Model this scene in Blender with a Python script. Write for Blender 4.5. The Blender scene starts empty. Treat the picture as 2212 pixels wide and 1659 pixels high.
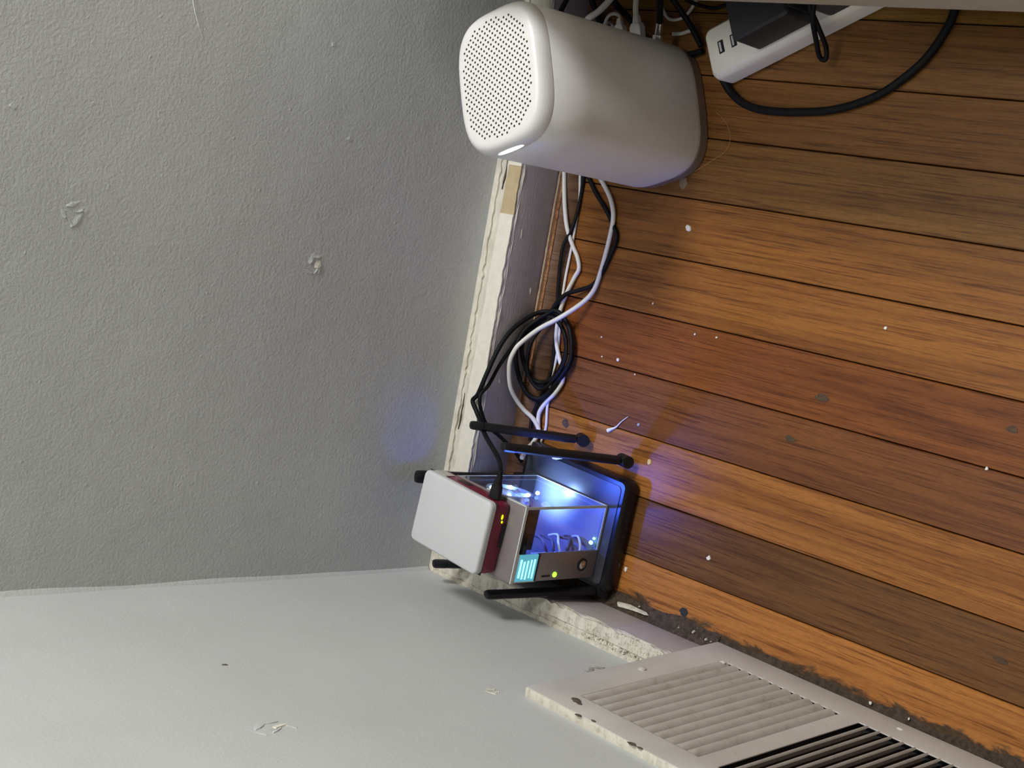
import bpy, bmesh, math, random
from mathutils import Vector, Matrix, noise
random.seed(7)
sc = bpy.context.scene
col = sc.collection
MM = 0.001

# ------------------------------------------------------------------ camera
cam_d = bpy.data.cameras.new('camera')
cam = bpy.data.objects.new('camera', cam_d)
col.objects.link(cam)
cam_d.sensor_fit = 'HORIZONTAL'
cam_d.sensor_width = 36.0
cam_d.lens = 3260.93 / 2212 * 36.0
cam_d.clip_start = 0.02
# the phone was held sideways: world "up" points to the left of the picture
RC = ((0.172607, -0.977608, -0.120371), (-0.679817, -0.206669, 0.70366), (-0.71278, -0.039627, -0.700267))
M = Matrix.Identity(4)
for i in range(3):
    M[i][0] = RC[i][0]; M[i][1] = -RC[i][1]; M[i][2] = -RC[i][2]
M[0][3], M[1][3], M[2][3] = 0.38807, -1.11142, 1.09783
cam.matrix_world = M
sc.camera = cam

# ------------------------------------------------------------------ world, lamps, exposure
w = bpy.data.worlds.new('world'); sc.world = w; w.use_nodes = True
w.node_tree.nodes['Background'].inputs[0].default_value = (1.0, 0.98, 0.95, 1)
w.node_tree.nodes['Background'].inputs[1].default_value = 0.125
def lamp(name, loc, power, radius, color):
    d = bpy.data.lights.new(name, 'POINT'); d.energy = power; d.shadow_soft_size = radius; d.color = color
    o = bpy.data.objects.new(name, d); col.objects.link(o); o.location = loc
    return o
lamp('standing_lamp_light', (1.50, -0.24, 1.80), 104, 0.24, (1.0, 1.0, 0.985))
lamp('overhead_fill_light', (0.70, -0.34, 2.38), 36, 0.14, (1.0, 1.0, 0.985))  # added overhead fill, lifts the strip and floor shaded by the cabinet
sc.view_settings.view_transform = 'Standard'
sc.view_settings.look = 'None'
sc.view_settings.gamma = 1.0
sc.view_settings.use_curve_mapping = False
sc.view_settings.exposure = 0.0

# ------------------------------------------------------------------ materials
def srgb(r, g, b):
    f = lambda c: (c/255/12.92) if c/255 <= 0.04045 else ((c/255+0.055)/1.055)**2.4
    return (f(r), f(g), f(b), 1)
class NT:
    def __init__(s, name):
        s.m = bpy.data.materials.new(name); s.m.use_nodes = True
        s.t = s.m.node_tree; s.n = s.t.nodes; s.l = s.t.links
        s.p = s.n['Principled BSDF']; s.out = s.n['Material Output']
    def add(s, kind, **kw):
        n = s.n.new(kind)
        for k, v in kw.items():
            if k in n.inputs: n.inputs[k].default_value = v
            else: setattr(n, k, v)
        return n
    def link(s, a, b): s.l.new(a, b)
    def ramp(s, fac, stops, interp='LINEAR'):
        r = s.n.new('ShaderNodeValToRGB'); r.color_ramp.interpolation = interp
        e = r.color_ramp.elements
        while len(e) < len(stops): e.new(0.5)
        for el, (pos, c) in zip(e, stops):
            el.position = pos; el.color = c if len(c) == 4 else (*c, 1)
        s.link(fac, r.inputs[0]); return r
    def coords(s, scale=(1, 1, 1), kind='Object', rot=(0, 0, 0)):
        tc = s.n.new('ShaderNodeTexCoord'); mp = s.n.new('ShaderNodeMapping')
        mp.inputs['Scale'].default_value = scale; mp.inputs['Rotation'].default_value = rot
        s.link(tc.outputs[kind], mp.inputs[0]); return mp.outputs[0]
    def noise(s, vec, scale, detail=3, rough=0.55, dist=0.0):
        n = s.add('ShaderNodeTexNoise'); n.inputs['Scale'].default_value = scale
        n.inputs['Detail'].default_value = detail; n.inputs['Roughness'].default_value = rough
        n.inputs['Distortion'].default_value = dist
        s.link(vec, n.inputs['Vector']); return n
    def mix(s, fac, a, b, blend='MIX'):
        m = s.n.new('ShaderNodeMix'); m.data_type = 'RGBA'; m.blend_type = blend
        for sock, v in ((m.inputs[0], fac), (m.inputs[6], a), (m.inputs[7], b)):
            if hasattr(v, 'links'): s.link(v, sock)
            else: sock.default_value = v
        return m.outputs[2]
    def math(s, op, a, b=0.0, clamp=False):
        m = s.n.new('ShaderNodeMath'); m.operation = op; m.use_clamp = clamp
        for sock, v in ((m.inputs[0], a), (m.inputs[1], b)):
            if hasattr(v, 'links'): s.link(v, sock)
            else: sock.default_value = v
        return m.outputs[0]
    def bump(s, h, strength=0.3, dist=0.001, prev=None):
        b = s.n.new('ShaderNodeBump'); b.inputs['Strength'].default_value = strength
        b.inputs['Distance'].default_value = dist; s.link(h, b.inputs['Height'])
        if prev: s.link(prev, b.inputs['Normal'])
        s.link(b.outputs[0], s.p.inputs['Normal']); return b.outputs[0]
def plain(name, c, rough=0.5, metal=0.0, spec=0.5, var=0.06, scale=60, bump=0.0):
    t = NT(name); v = t.coords()
    n = t.noise(v, scale, 3)
    lo = tuple(x*(1-var) for x in c[:3]); hi = tuple(min(1, x*(1+var)) for x in c[:3])
    r = t.ramp(n.outputs[0], [(0.3, lo), (0.7, hi)])
    t.link(r.outputs[0], t.p.inputs['Base Color'])
    t.p.inputs['Roughness'].default_value = rough; t.p.inputs['Metallic'].default_value = metal
    t.p.inputs['Specular IOR Level'].default_value = spec
    if bump: t.bump(n.outputs[0], bump, 0.0005)
    return t.m
def glow(name, c, strength):
    t = NT(name)
    t.p.inputs['Base Color'].default_value = c
    t.p.inputs['Emission Color'].default_value = c
    t.p.inputs['Emission Strength'].default_value = strength
    return t.m
def clear(name, tint, rough=0.02):
    t = NT(name); t.n.remove(t.p)
    tr = t.add('ShaderNodeBsdfTransparent'); tr.inputs[0].default_value = tint
    gl = t.add('ShaderNodeBsdfGlossy'); gl.inputs['Roughness'].default_value = rough
    lw = t.add('ShaderNodeLayerWeight'); lw.inputs[0].default_value = 0.5
    fr = t.n.new('ShaderNodeMath'); fr.operation = 'POWER'; fr.inputs[1].default_value = 4.0; t.link(lw.outputs['Facing'], fr.inputs[0])
    fr2 = t.n.new('ShaderNodeMath'); fr2.operation = 'MULTIPLY_ADD'; fr2.inputs[1].default_value = 0.85; fr2.inputs[2].default_value = 0.035
    t.link(fr.outputs[0], fr2.inputs[0]); fr = fr2
    mx = t.add('ShaderNodeMixShader')
    t.link(fr.outputs[0], mx.inputs[0]); t.link(tr.outputs[0], mx.inputs[1]); t.link(gl.outputs[0], mx.inputs[2])
    t.link(mx.outputs[0], t.out.inputs[0]); return t.m

WALL = srgb(197, 199, 196)
def wall_mat(name, c, amp):
    t = NT(name); v = t.coords()
    big = t.noise(v, 6, 3)
    colr = t.ramp(big.outputs[0], [(0.3, tuple(x*0.95 for x in c[:3])), (0.7, tuple(min(1, x*1.04) for x in c[:3]))])
    t.link(colr.outputs[0], t.p.inputs['Base Color'])
    t.p.inputs['Roughness'].default_value = 0.62
    t.p.inputs['Specular IOR Level'].default_value = 0.3
    n1 = t.noise(v, 330, 3, 0.55, 0.3)
    vo = t.add('ShaderNodeTexVoronoi'); vo.inputs['Scale'].default_value = 95
    t.link(v, vo.inputs['Vector'])
    pim = t.ramp(vo.outputs['Distance'], [(0.0, (1, 1, 1)), (0.16, (0, 0, 0))])
    # only some of the cells carry a paint nib
    keep = t.ramp(vo.outputs['Color'], [(0.80, (0, 0, 0)), (0.88, (1, 1, 1))])
    nib = t.math('MULTIPLY', pim.outputs[0], keep.outputs[0])
    n2 = t.noise(v, 28, 2)
    a = t.bump(n2.outputs[0], 0.22*amp, 0.004)
    b = t.bump(n1.outputs[0], 0.75*amp, 0.0010, a)
    t.bump(nib, 0.6*amp, 0.0009, b)
    return t.m
M_WALL_B = wall_mat('painted_plaster_back', WALL, 0.8)
M_WALL_L = wall_mat('painted_plaster_left', WALL, 0.35)

def base_mat(name, c):
    t = NT(name); v = t.coords((4, 4, 60)); v2 = t.coords()
    n = t.noise(v, 14, 4, 0.6, 0.5); n2 = t.noise(v2, 90, 4, 0.7)
    colr = t.ramp(n2.outputs[0], [(0.28, tuple(x*0.86 for x in c[:3])), (0.7, c)])
    t.link(colr.outputs[0], t.p.inputs['Base Color'])
    t.p.inputs['Roughness'].default_value = 0.45
    a = t.bump(n.outputs[0], 0.45, 0.0012)
    return t.m
M_BASE = base_mat('baseboard_paint', srgb(182, 174, 172))

def cream_mat(name, dirt):
    t = NT(name); v = t.coords(); vs = t.coords((6, 60, 60))
    n = t.noise(v, 45, 5, 0.65, 0.5); ns = t.noise(vs, 2.2, 4, 0.6, 0.8)
    base = t.ramp(n.outputs[0], [(0.25, srgb(186, 178, 160)), (0.5, srgb(214, 208, 192)), (0.8, srgb(228, 224, 212))])
    grey = t.ramp(ns.outputs[0], [(0.50, (0, 0, 0)), (0.62, (1, 1, 1))])
    c1 = t.mix(t.math('MULTIPLY', grey.outputs[0], 0.5), base.outputs[0], srgb(188, 181, 172))
    nd = t.noise(v, 160, 4, 0.7)
    dm = t.ramp(nd.outputs[0], [(0.60 - 0.06*dirt, (0, 0, 0)), (0.70, (1, 1, 1))])
    c2 = t.mix(t.math('MULTIPLY', dm.outputs[0], min(0.9, 0.35*dirt)), c1, srgb(120, 98, 66))
    t.link(c2, t.p.inputs['Base Color']); t.p.inputs['Roughness'].default_value = 0.6
    a = t.bump(n.outputs[0], 0.6, 0.0025); t.bump(nd.outputs[0], 0.4, 0.0010, a)
    return t.m
M_CREAM = cream_mat('old_cream_paint', 0.4)
M_CREAM_D = cream_mat('crumbling_cream_paint', 1.6)
M_TAN = plain('bare_tan_layer', srgb(182, 164, 128), 0.7, var=0.12, scale=90, bump=0.3)
M_WHITEP = plain('white_undercoat', srgb(225, 220, 206), 0.6, var=0.05, scale=120, bump=0.3)
M_CRACK = plain('crack_filler_dirt', srgb(92, 80, 66), 0.9, var=0.3, scale=200)

def wood_mat(name, grime=False):
    t = NT(name)
    tc = t.add('ShaderNodeTexCoord'); oi = t.add('ShaderNodeObjectInfo')
    off = t.math('MULTIPLY', oi.outputs['Random'], 37.0)
    cmb = t.add('ShaderNodeCombineXYZ'); t.link(off, cmb.inputs[0]); t.link(off, cmb.inputs[1]); t.link(off, cmb.inputs[2])
    ad = t.add('ShaderNodeVectorMath', operation='ADD'); t.link(tc.outputs['Object'], ad.inputs[0]); t.link(cmb.outputs[0], ad.inputs[1])
    def mapped(scale):
        mp = t.add('ShaderNodeMapping'); mp.inputs['Scale'].default_value = scale; t.link(ad.outputs[0], mp.inputs[0]); return mp.outputs[0]
    broad = t.noise(mapped((30, 1.6, 1)), 1.0, 4, 0.6, 1.2)        # wide bands of grain
    rings = t.add('ShaderNodeTexWave'); rings.wave_type = 'BANDS'; rings.bands_direction = 'X'
    rings.inputs['Scale'].default_value = 26; rings.inputs['Distortion'].default_value = 9; rings.inputs['Detail'].default_value = 3
    rings.inputs['Detail Scale'].default_value = 1.3; rings.inputs['Detail Roughness'].default_value = 0.6
    t.link(mapped((1.0, 0.05, 1)), rings.inputs['Vector'])
    pores = t.noise(mapped((760, 15, 1)), 1.0, 3, 0.6, 0.25)
    fine = t.noise(mapped((900, 120, 1)), 1.0, 2, 0.5)
    cmix = t.ramp(broad.outputs[0], [(0.25, (0.62, 0.55, 0.50)), (0.5, (1, 1, 1)), (0.8, (1.18, 1.16, 1.10))])
    c1 = t.mix(1.0, oi.outputs['Color'], cmix.outputs[0], 'MULTIPLY')
    rr = t.ramp(rings.outputs[0], [(0.0, (0.70, 0.62, 0.55)), (0.35, (1, 1, 1)), (1.0, (1.06, 1.05, 1.0))])
    c2 = t.mix(0.55, c1, t.mix(1.0, c1, rr.outputs[0], 'MULTIPLY'))
    pr = t.ramp(pores.outputs[0], [(0.34, (0.36, 0.27, 0.21)), (0.48, (1, 1, 1))])
    c3 = t.mix(0.78, c2, t.mix(1.0, c2, pr.outputs[0], 'MULTIPLY'))
    fr = t.ramp(fine.outputs[0], [(0.3, (0.86, 0.84, 0.82)), (0.7, (1.06, 1.06, 1.06))])
    c4 = t.mix(1.0, c3, fr.outputs[0], 'MULTIPLY')
    rough = 0.42
    if grime:   # dirt caked along the foot of the left wall, ragged edge
        gx = t.add('ShaderNodeSeparateXYZ'); geo = t.add('ShaderNodeNewGeometry'); t.link(geo.outputs['Position'], gx.inputs[0])
        mpw = t.add('ShaderNodeMapping'); mpw.inputs['Scale'].default_value = (60, 22, 60); t.link(geo.outputs['Position'], mpw.inputs[0])
        gn = t.noise(mpw.outputs[0], 1.3, 5, 0.65, 0.6)
        edge = t.math('ADD', t.math('MULTIPLY', gn.outputs[0], 0.034), 0.022)
        m = t.math('SUBTRACT', edge, gx.outputs[0])
        fac = t.math('MULTIPLY', m, 260.0, True)
        gcol = t.ramp(t.noise(mpw.outputs[0], 6, 4, 0.7).outputs[0], [(0.3, srgb(34, 28, 24)), (0.6, srgb(72, 58, 42)), (0.85, srgb(104, 90, 66))])
        c4 = t.mix(t.math('MULTIPLY', fac, 0.93), c4, gcol.outputs[0])
    t.link(c4, t.p.inputs['Base Color'])
    t.p.inputs['Roughness'].default_value = rough
    t.p.inputs['Specular IOR Level'].default_value = 0.32
    t.bump(pores.outputs[0], 0.18, 0.0006)
    return t.m
M_WOOD = wood_mat('oak_strip')
M_WOOD_G = wood_mat('oak_strip_grimy', True)
M_SUB = plain('dark_subfloor', srgb(40, 28, 18), 0.9)
M_SHOE = wood_mat('shoe_moulding_wood')
M_GRIME = plain('caked_dirt', srgb(66, 54, 42), 0.95, var=0.5, scale=240, bump=0.8)

M_GW = plain('white_plastic', srgb(226, 224, 220), 0.38, var=0.015)
M_GWI = plain('grey_hole_wall', srgb(150, 148, 144), 0.6, var=0.02)
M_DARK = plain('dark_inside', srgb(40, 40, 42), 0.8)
M_GWB = plain('brown_grey_base', srgb(124, 104, 90), 0.5)
M_BLACK = plain('black_plastic', srgb(25, 24, 26), 0.5, var=0.1, spec=0.3)
M_BLACKG = plain('black_glossy_plastic', srgb(18, 18, 22), 0.3, var=0.1)
M_RTOP = plain('lightened_router_top', srgb(58, 60, 66), 0.35, var=0.05)  # lighter than the black body so the blue light shows on it
M_CABK = plain('black_cable_jacket', srgb(14, 14, 16), 0.6, var=0.15, spec=0.22)
M_CAWH = plain('white_cable_jacket', srgb(222, 220, 214), 0.45, var=0.04)
M_GREYP = plain('grey_plastic', srgb(62, 63, 67), 0.5, var=0.1)
M_CHROME = plain('bright_metal', srgb(215, 215, 212), 0.2, metal=1.0, var=0.03)
M_RED = plain('raspberry_red_plastic', srgb(122, 28, 52), 0.4, var=0.05)
M_PIW = plain('white_case_plastic', srgb(204, 205, 206), 0.45, var=0.012)
M_PIG = plain('pale_case_plastic', srgb(196, 190, 182), 0.5, var=0.03)
M_PANEL = plain('taupe_metal_panel', srgb(134, 124, 124), 0.32, metal=0.15, var=0.03)
M_BOARD = plain('dark_circuit_board', srgb(20, 34, 46), 0.5, var=0.2)
M_CHIP = plain('black_chip', srgb(24, 24, 28), 0.4)
M_SILVER = plain('silver_connector', srgb(180, 182, 188), 0.3, metal=0.9)
M_FLOORP = plain('pale_inner_plate', srgb(128, 134, 158), 0.3, var=0.03)
M_ACR = clear('clear_acrylic', (0.965, 0.975, 0.98, 1))
M_EDGE = plain('frosted_acrylic_edge', srgb(205, 212, 210), 0.35, var=0.05)
M_FAN = plain('milky_fan_plastic', srgb(210, 220, 235), 0.4)
M_REG = None
def reg_mat():
    t = NT('register_paint'); v = t.coords()
    n = t.noise(v, 70, 5, 0.7, 0.4); n2 = t.noise(v, 14, 3, 0.6)
    c = t.ramp(n2.outputs[0], [(0.3, srgb(186, 180, 172)), (0.7, srgb(202, 197, 190))])
    d = t.ramp(n.outputs[0], [(0.64, (0, 0, 0)), (0.76, (1, 1, 1))])
    t.link(t.mix(t.math('MULTIPLY', d.outputs[0], 0.4), c.outputs[0], srgb(120, 102, 84)), t.p.inputs['Base Color'])
    t.p.inputs['Roughness'].default_value = 0.5
    t.bump(n.outputs[0], 0.25, 0.0008); return t.m
M_REG = reg_mat()
def slat_mat():
    t = NT('dusty_slat_paint'); v = t.coords()
    n = t.noise(v, 60, 5, 0.7, 0.4)
    c = t.ramp(n.outputs[0], [(0.22, srgb(150, 136, 120)), (0.42, srgb(178, 170, 160)), (0.75, srgb(190, 184, 175))])
    t.link(c.outputs[0], t.p.inputs['Base Color']); t.p.inputs['Roughness'].default_value = 0.7
    t.bump(n.outputs[0], 0.4, 0.001); return t.m
M_SLAT = slat_mat()
M_RIM = cream_mat('register_cream_rim', 1.0)
M_BEIGE = plain('beige_furniture_paint', srgb(190, 182, 168), 0.6, var=0.03)
M_LEDB = glow('blue_white_led', (0.30, 0.50, 1.0, 1), 42)
M_LEDC = glow('cyan_display', (0.30, 0.85, 1.0, 1), 1.6)
M_LEDCD = glow('cyan_display_ground', (0.10, 0.42, 0.55, 1), 0.75)
M_LEDG = glow('green_led', (0.30, 1.0, 0.04, 1), 2.2)
M_LEDG2 = glow('green_white_led', (0.35, 1.0, 0.45, 1), 3.0)
M_LEDY = glow('yellow_green_led', (0.50, 1.0, 0.0, 1), 2.0)
M_LEDW = glow('white_led_bar', (1.0, 1.0, 1.0, 1), 2.2)

# ------------------------------------------------------------------ mesh helpers (all in millimetres)
class MB:
    def __init__(s): s.v = []; s.f = []
    def quad_box(s, x0, x1, y0, y1, z0, z1, m=None):
        b = len(s.v)
        P = [(x0,y0,z0),(x1,y0,z0),(x1,y1,z0),(x0,y1,z0),(x0,y0,z1),(x1,y0,z1),(x1,y1,z1),(x0,y1,z1)]
        s.v += [tuple(m @ Vector(p)) if m else p for p in P]
        s.f += [tuple(b+i for i in q) for q in ((0,3,2,1),(4,5,6,7),(0,1,5,4),(1,2,6,5),(2,3,7,6),(3,0,4,7))]
        return s
    def rings(s, rings, cap0=True, cap1=True, m=None):
        b = len(s.v); n = len(rings[0])
        for r in rings: s.v += [tuple(m @ Vector(p)) if m else tuple(p) for p in r]
        for k in range(len(rings)-1):
            for i in range(n):
                j = (i+1) % n
                s.f.append((b+k*n+i, b+k*n+j, b+(k+1)*n+j, b+(k+1)*n+i))
        if cap0: s.f.append(tuple(b+i for i in reversed(range(n))))
        if cap1: s.f.append(tuple(b+(len(rings)-1)*n+i for i in range(n)))
        return s
    def cyl(s, a, bb, r0, r1=None, n=16):
        a, bb = Vector(a), Vector(bb); r1 = r0 if r1 is None else r1
        d = (bb-a).normalized(); u = d.orthogonal().normalized(); w_ = d.cross(u)
        ring = lambda c, r: [c+(u*math.cos(2*math.pi*i/n)+w_*math.sin(2*math.pi*i/n))*r for i in range(n)]
        return s.rings([ring(a, r0), ring(bb, r1)])
    def lathe(s, c, prof, n=24):        # prof: (radius, z) list, axis z
        c = Vector(c)
        return s.rings([[c+Vector((r*math.cos(2*math.pi*i/n), r*math.sin(2*math.pi*i/n), z)) for i in range(n)] for r, z in prof])
    def build(s, name, mat, parent=None, smooth=False, bevel=0, seg=2, auto=None):
        me = bpy.data.meshes.new(name)
        me.from_pydata([(x*MM, y*MM, z*MM) for x, y, z in s.v], [], s.f)
        me.update()
        bm = bmesh.new(); bm.from_mesh(me); bmesh.ops.recalc_face_normals(bm, faces=bm.faces)
        if bevel:
            es = [e for e in bm.edges if len(e.link_faces) == 2 and e.calc_face_angle(0) > 0.6]
            bmesh.ops.bevel(bm, geom=es, offset=bevel*MM, segments=seg, affect='EDGES', profile=0.5, clamp_overlap=True)
        bm.to_mesh(me); bm.free()
        o = bpy.data.objects.new(name, me); col.objects.link(o)
        me.materials.append(mat)
        if parent: o.parent = parent
        if smooth or bevel:
            for p in me.polygons: p.use_smooth = True
            try: me.set_sharp_from_angle(angle=math.radians(auto or (35 if not bevel else 50)))
            except Exception: pass
        return o
def box(name, dims, mat, parent=None, bevel=0, seg=2):
    return MB().quad_box(*dims).build(name, mat, parent, bevel=bevel, seg=seg)
def empty(name, loc, rz=0.0):
    o = bpy.data.objects.new(name, None); col.objects.link(o); o.empty_display_size = 0.02
    o.location = tuple(c*MM for c in loc); o.rotation_euler = (0, 0, rz); return o
def tag(o, label=None, cat=None, group=None, kind=None):
    for k, v in (('label', label), ('category', cat), ('group', group), ('kind', kind)):
        if v: o[k] = v
    return o
def smooth_path(pts, sub=6):
    P = [Vector(p) for p in pts]; out = []
    for i in range(len(P)-1):
        p0, p1, p2, p3 = P[max(i-1, 0)], P[i], P[i+1], P[min(i+2, len(P)-1)]
        for k in range(sub):
            t = k/sub
            out.append(0.5*((2*p1)+(p2-p0)*t+(2*p0-5*p1+4*p2-p3)*t*t+(3*p1-p0-3*p2+p3)*t**3))
    out.append(P[-1]); return out
def tube_mb(pts, r, n=10, sub=6, flat=1.0, mb=None):
    P = smooth_path(pts, sub) if sub > 1 else [Vector(p) for p in pts]
    mb = mb or MB(); rings = []; up = Vector((0, 0, 1)); prev = None
    for i, c in enumerate(P):
        d = (P[min(i+1, len(P)-1)] - P[max(i-1, 0)])
        d = d.normalized() if d.length > 1e-6 else Vector((1, 0, 0))
        if prev is None:
            u = d.cross(up)
            u = u.normalized() if u.length > 1e-3 else d.orthogonal().normalized()
        else:
            u = prev - d*prev.dot(d); u = u.normalized() if u.length > 1e-3 else d.orthogonal().normalized()
        prev = u; w_ = d.cross(u)
        rr = r(i/(len(P)-1)) if callable(r) else r
        rings.append([c + u*math.cos(2*math.pi*k/n)*rr*flat + w_*math.sin(2*math.pi*k/n)*rr for k in range(n)])
    return mb.rings(rings)
def tube(name, pts, r, mat, parent=None, n=10, sub=6, flat=1.0):
    return tube_mb(pts, r, n, sub, flat).build(name, mat, parent, smooth=True, auto=60)
def superellipse(a, b, n, z, k=64, c=(0, 0)):
    out = []
    for i in range(k):
        t = 2*math.pi*(i+0.5)/k; ct, st = math.cos(t), math.sin(t)
        out.append((c[0]+a*math.copysign(abs(ct)**(2/n), ct), c[1]+b*math.copysign(abs(st)**(2/n), st), z))
    return out

# ================================================================== THE SETTING
wb = tag(box('wall_back', (0, 2400, 0, 100, -20, 2400), M_WALL_B), 'grey painted rough plaster wall behind the white router tower', 'wall', kind='structure')
wl = tag(box('wall_left', (-100, 0, -2600, 100, -20, 2400), M_WALL_L), 'pale grey painted plaster wall above the vent register', 'wall', kind='structure')

# a little plaster fillet where the two walls meet
mb = MB(); zs = [66+i*20 for i in range(117)]
rings = []
for z in zs:
    q = 4+2.5*noise.noise(Vector((z*0.011, 0, 3)))
    rings.append([(-1, 1, z), (q, 1, z), (q*0.45, -q*0.45, z), (-1, -q, z)])
mb.rings(rings).build('corner_fillet', M_WALL_B, wb, smooth=True)

# floor
fl = tag(box('floor', (0, 2400, -2600, 0, -30, -7), M_SUB), 'orange-brown oak strip floor with dark seams', 'floor', kind='structure')
shared = None
PW = 57.15; X0 = 73.48
tones = {0: (176, 108, 56), 1: (112, 70, 38), 2: (160, 98, 50), 3: (118, 68, 38), 4: (128, 70, 34), 5: (146, 88, 42), 6: (138, 84, 40), 7: (134, 88, 46), 8: (128, 80, 40), 9: (132, 86, 46)}
def plank_mb(wd, y0=-2590, y1=-37):
    m = MB(); h = wd/2
    prof = [(-h+0.5, -7), (h-0.5, -7), (h-0.45, -1.0), (h-1.1, 0), (-h+1.1, 0), (-h+0.45, -1.0)]
    ys = [y1, y1-150, y1-300, y1-500, y1-800, y1-1300, y0]
    m.rings([[(x, y, z) for x, z in prof] for y in ys]); return m
for k in range(0, 41):
    if k == 0:
        o = plank_mb(X0-23).build('plank', M_WOOD_G, fl); xc = 23+(X0-23)/2
    else:
        if shared is None:
            o = plank_mb(PW).build('plank', M_WOOD, fl); shared = o.data
        else:
            o = bpy.data.objects.new('plank', shared); col.objects.link(o); o.parent = fl
        xc = X0+(k-0.5)*PW
    o.location = (xc*MM, 0, random.uniform(-0.25, 0.1)*MM)
    r_, g_, b_ = tones.get(k, (134+random.randint(-14, 14), 84+random.randint(-8, 8), 42+random.randint(-5, 5)))
    o.color = srgb(r_*0.97, g_*1.03, b_*0.96)

# baseboards: a thick board whose top is a worn ledge; grey paint on the face
LZ, BY, LX = 65.0, -35.0, 21.8
def grid(nx, ny, fn):
    m = MB(); m.v = [fn(i/(nx-1), j/(ny-1)) for j in range(ny) for i in range(nx)]
    m.f = [(j*nx+i, j*nx+i+1, (j+1)*nx+i+1, (j+1)*nx+i) for j in range(ny-1) for i in range(nx-1)]
    return m
def N(x, y, z=0.0, s=1.0): return noise.noise(Vector((x*s, y*s, z)))
bb = tag(box('baseboard_back', (LX, 2400, BY, 0, 11, LZ-2.2), M_BASE, bevel=1.2), 'grey painted baseboard with a chipped cream ledge below the back wall', 'baseboard', kind='structure')
bl = tag(box('baseboard_left', (0, LX, -338, 0, 9, LZ-2.2), M_BASE, bevel=1.2), 'grey painted baseboard with a crumbling cream ledge beside the register', 'baseboard', kind='structure')
box('baseboard_run', (0, LX, -2600, -672, 9, LZ-2), M_BASE, bl, bevel=1.2)
# worn ledge tops
def ledge_b(u, t):
    x = LX+u*880; y = -t*(-BY+0.4+1.3*N(x, 0, 5, 0.05))
    z = LZ-0.7+1.2*N(x, y, 1, 0.03)+0.8*N(x, y, 2, 0.12)
    if t > 0.93: z -= 1.6
    if t > 0.99: z -= 2.0
    return (x, y, z)
grid(260, 22, ledge_b).build('ledge_top', M_CREAM, bb, smooth=True)
def ledge_l(u, t):
    y = -u*338; x = t*(LX+0.4+1.2*N(y, 0, 8, 0.05))
    crumb = max(0, min(1, (u-0.72)/0.2))
    z = LZ-0.7+1.0*N(x, y, 1, 0.03)+0.8*N(x, y, 2, 0.12) + crumb*(2.2*N(x, y, 4, 0.13)+1.6*N(x, y, 6, 0.3)) - crumb*1.5*max(0, 0.6-t)
    if t > 0.93: z -= 1.6
    if t > 0.99: z -= 2.0
    return (x, y, z)
grid(180, 18, ledge_l).build('ledge_top', M_CREAM_D, bl, smooth=True)
# flaking layers on the ledge: each sheet has a ragged outline and its own thickness
def sheet(name, path_lo, path_hi, z0, z1, mat, parent, amp=1.2, axis='x', seed=0.0, step=4):
    a0, a1 = path_lo[0], path_lo[1]; n = max(4, int(abs(a1-a0)/step)); top = []; bot = []
    for i in range(n+1):
        a = a0+(a1-a0)*i/n
        j = amp*N(a, seed, 3, 0.11)+amp*0.7*N(a, seed, 7, 0.37)
        j2 = amp*N(a, seed+9, 3, 0.09)
        lo = path_lo[2]+(path_lo[3]-path_lo[2])*i/n+j2*0.5; hi = path_hi[0]+(path_hi[1]-path_hi[0])*i/n+j
        top.append((a, lo)); bot.append((a, hi))
    ring = top+bot[::-1]
    def P(a, b, z): return (a, b, z) if axis == 'x' else (b, a, z)
    m = MB(); m.rings([[P(a, b, z0) for a, b in ring], [P(a, b, z1+0.3*N(a, b, seed, 0.06)) for a, b in ring]])
    return m.build(name, mat, parent)
sheet('wall_paint_lip', (LX+5, 850, 0.5, 0.5), (-5.5, -8.5), LZ-1, LZ+1.5, M_CREAM, bb, 2.2, seed=1.3)
sheet('crack', (150, 188, -9.2, -9.6), (-9.7, -10.2), LZ-1, LZ+0.75, M_CRACK, bb, 1.6, seed=2.1)
sheet('crack', (395, 470, -12.5, -15), (-13.3, -15.7), LZ-1, LZ+0.9, M_CRACK, bb, 2.2, seed=4.4)
sheet('paint_layer', (LX+6, 372, -12.5, -16.5), (-34.2, -34.6), LZ-1, LZ+0.6, M_WHITEP, bb, 1.4, seed=5.2)
sheet('paint_layer', (420, 470, -17, -17), (-34.8, -34.8), LZ-1, LZ+0.7, M_WHITEP, bb, 1.0, seed=6.6)
sheet('bare_patch', (371, 421, -15.5, -16.5), (-34.4, -34.4), LZ-1, LZ+0.15, M_TAN, bb, 0.8, seed=3.9)
# thin slivers of bare paint on the face of the back baseboard
for (x, z, l) in ((355, 50, 9), (206, 45, 4), (236, 57, 5), (300, 24, 6)):
    m = MB(); m.rings([[(x-l/2, BY-0.1, z), (x, BY-0.1, z-0.9), (x+l/2, BY-0.1, z+0.5), (x, BY-0.1, z+0.8)], [(x-l/2, BY-0.5, z), (x, BY-0.5, z-0.9), (x+l/2, BY-0.5, z+0.5), (x, BY-0.5, z+0.8)]])
    m.build('paint_chip', M_WHITEP, bb)
sheet('wall_paint_lip', (-8, -330, -0.5, -0.5), (3.5, 4.5), LZ-1, LZ+1.2, M_CREAM_D, bl, 1.8, axis='y', seed=11.3)
sheet('paint_layer', (-150, -330, 10, 9), (21.4, 21.2), LZ-1, LZ+1.1, M_CREAM_D, bl, 2.4, axis='y', seed=12.9)

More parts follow.
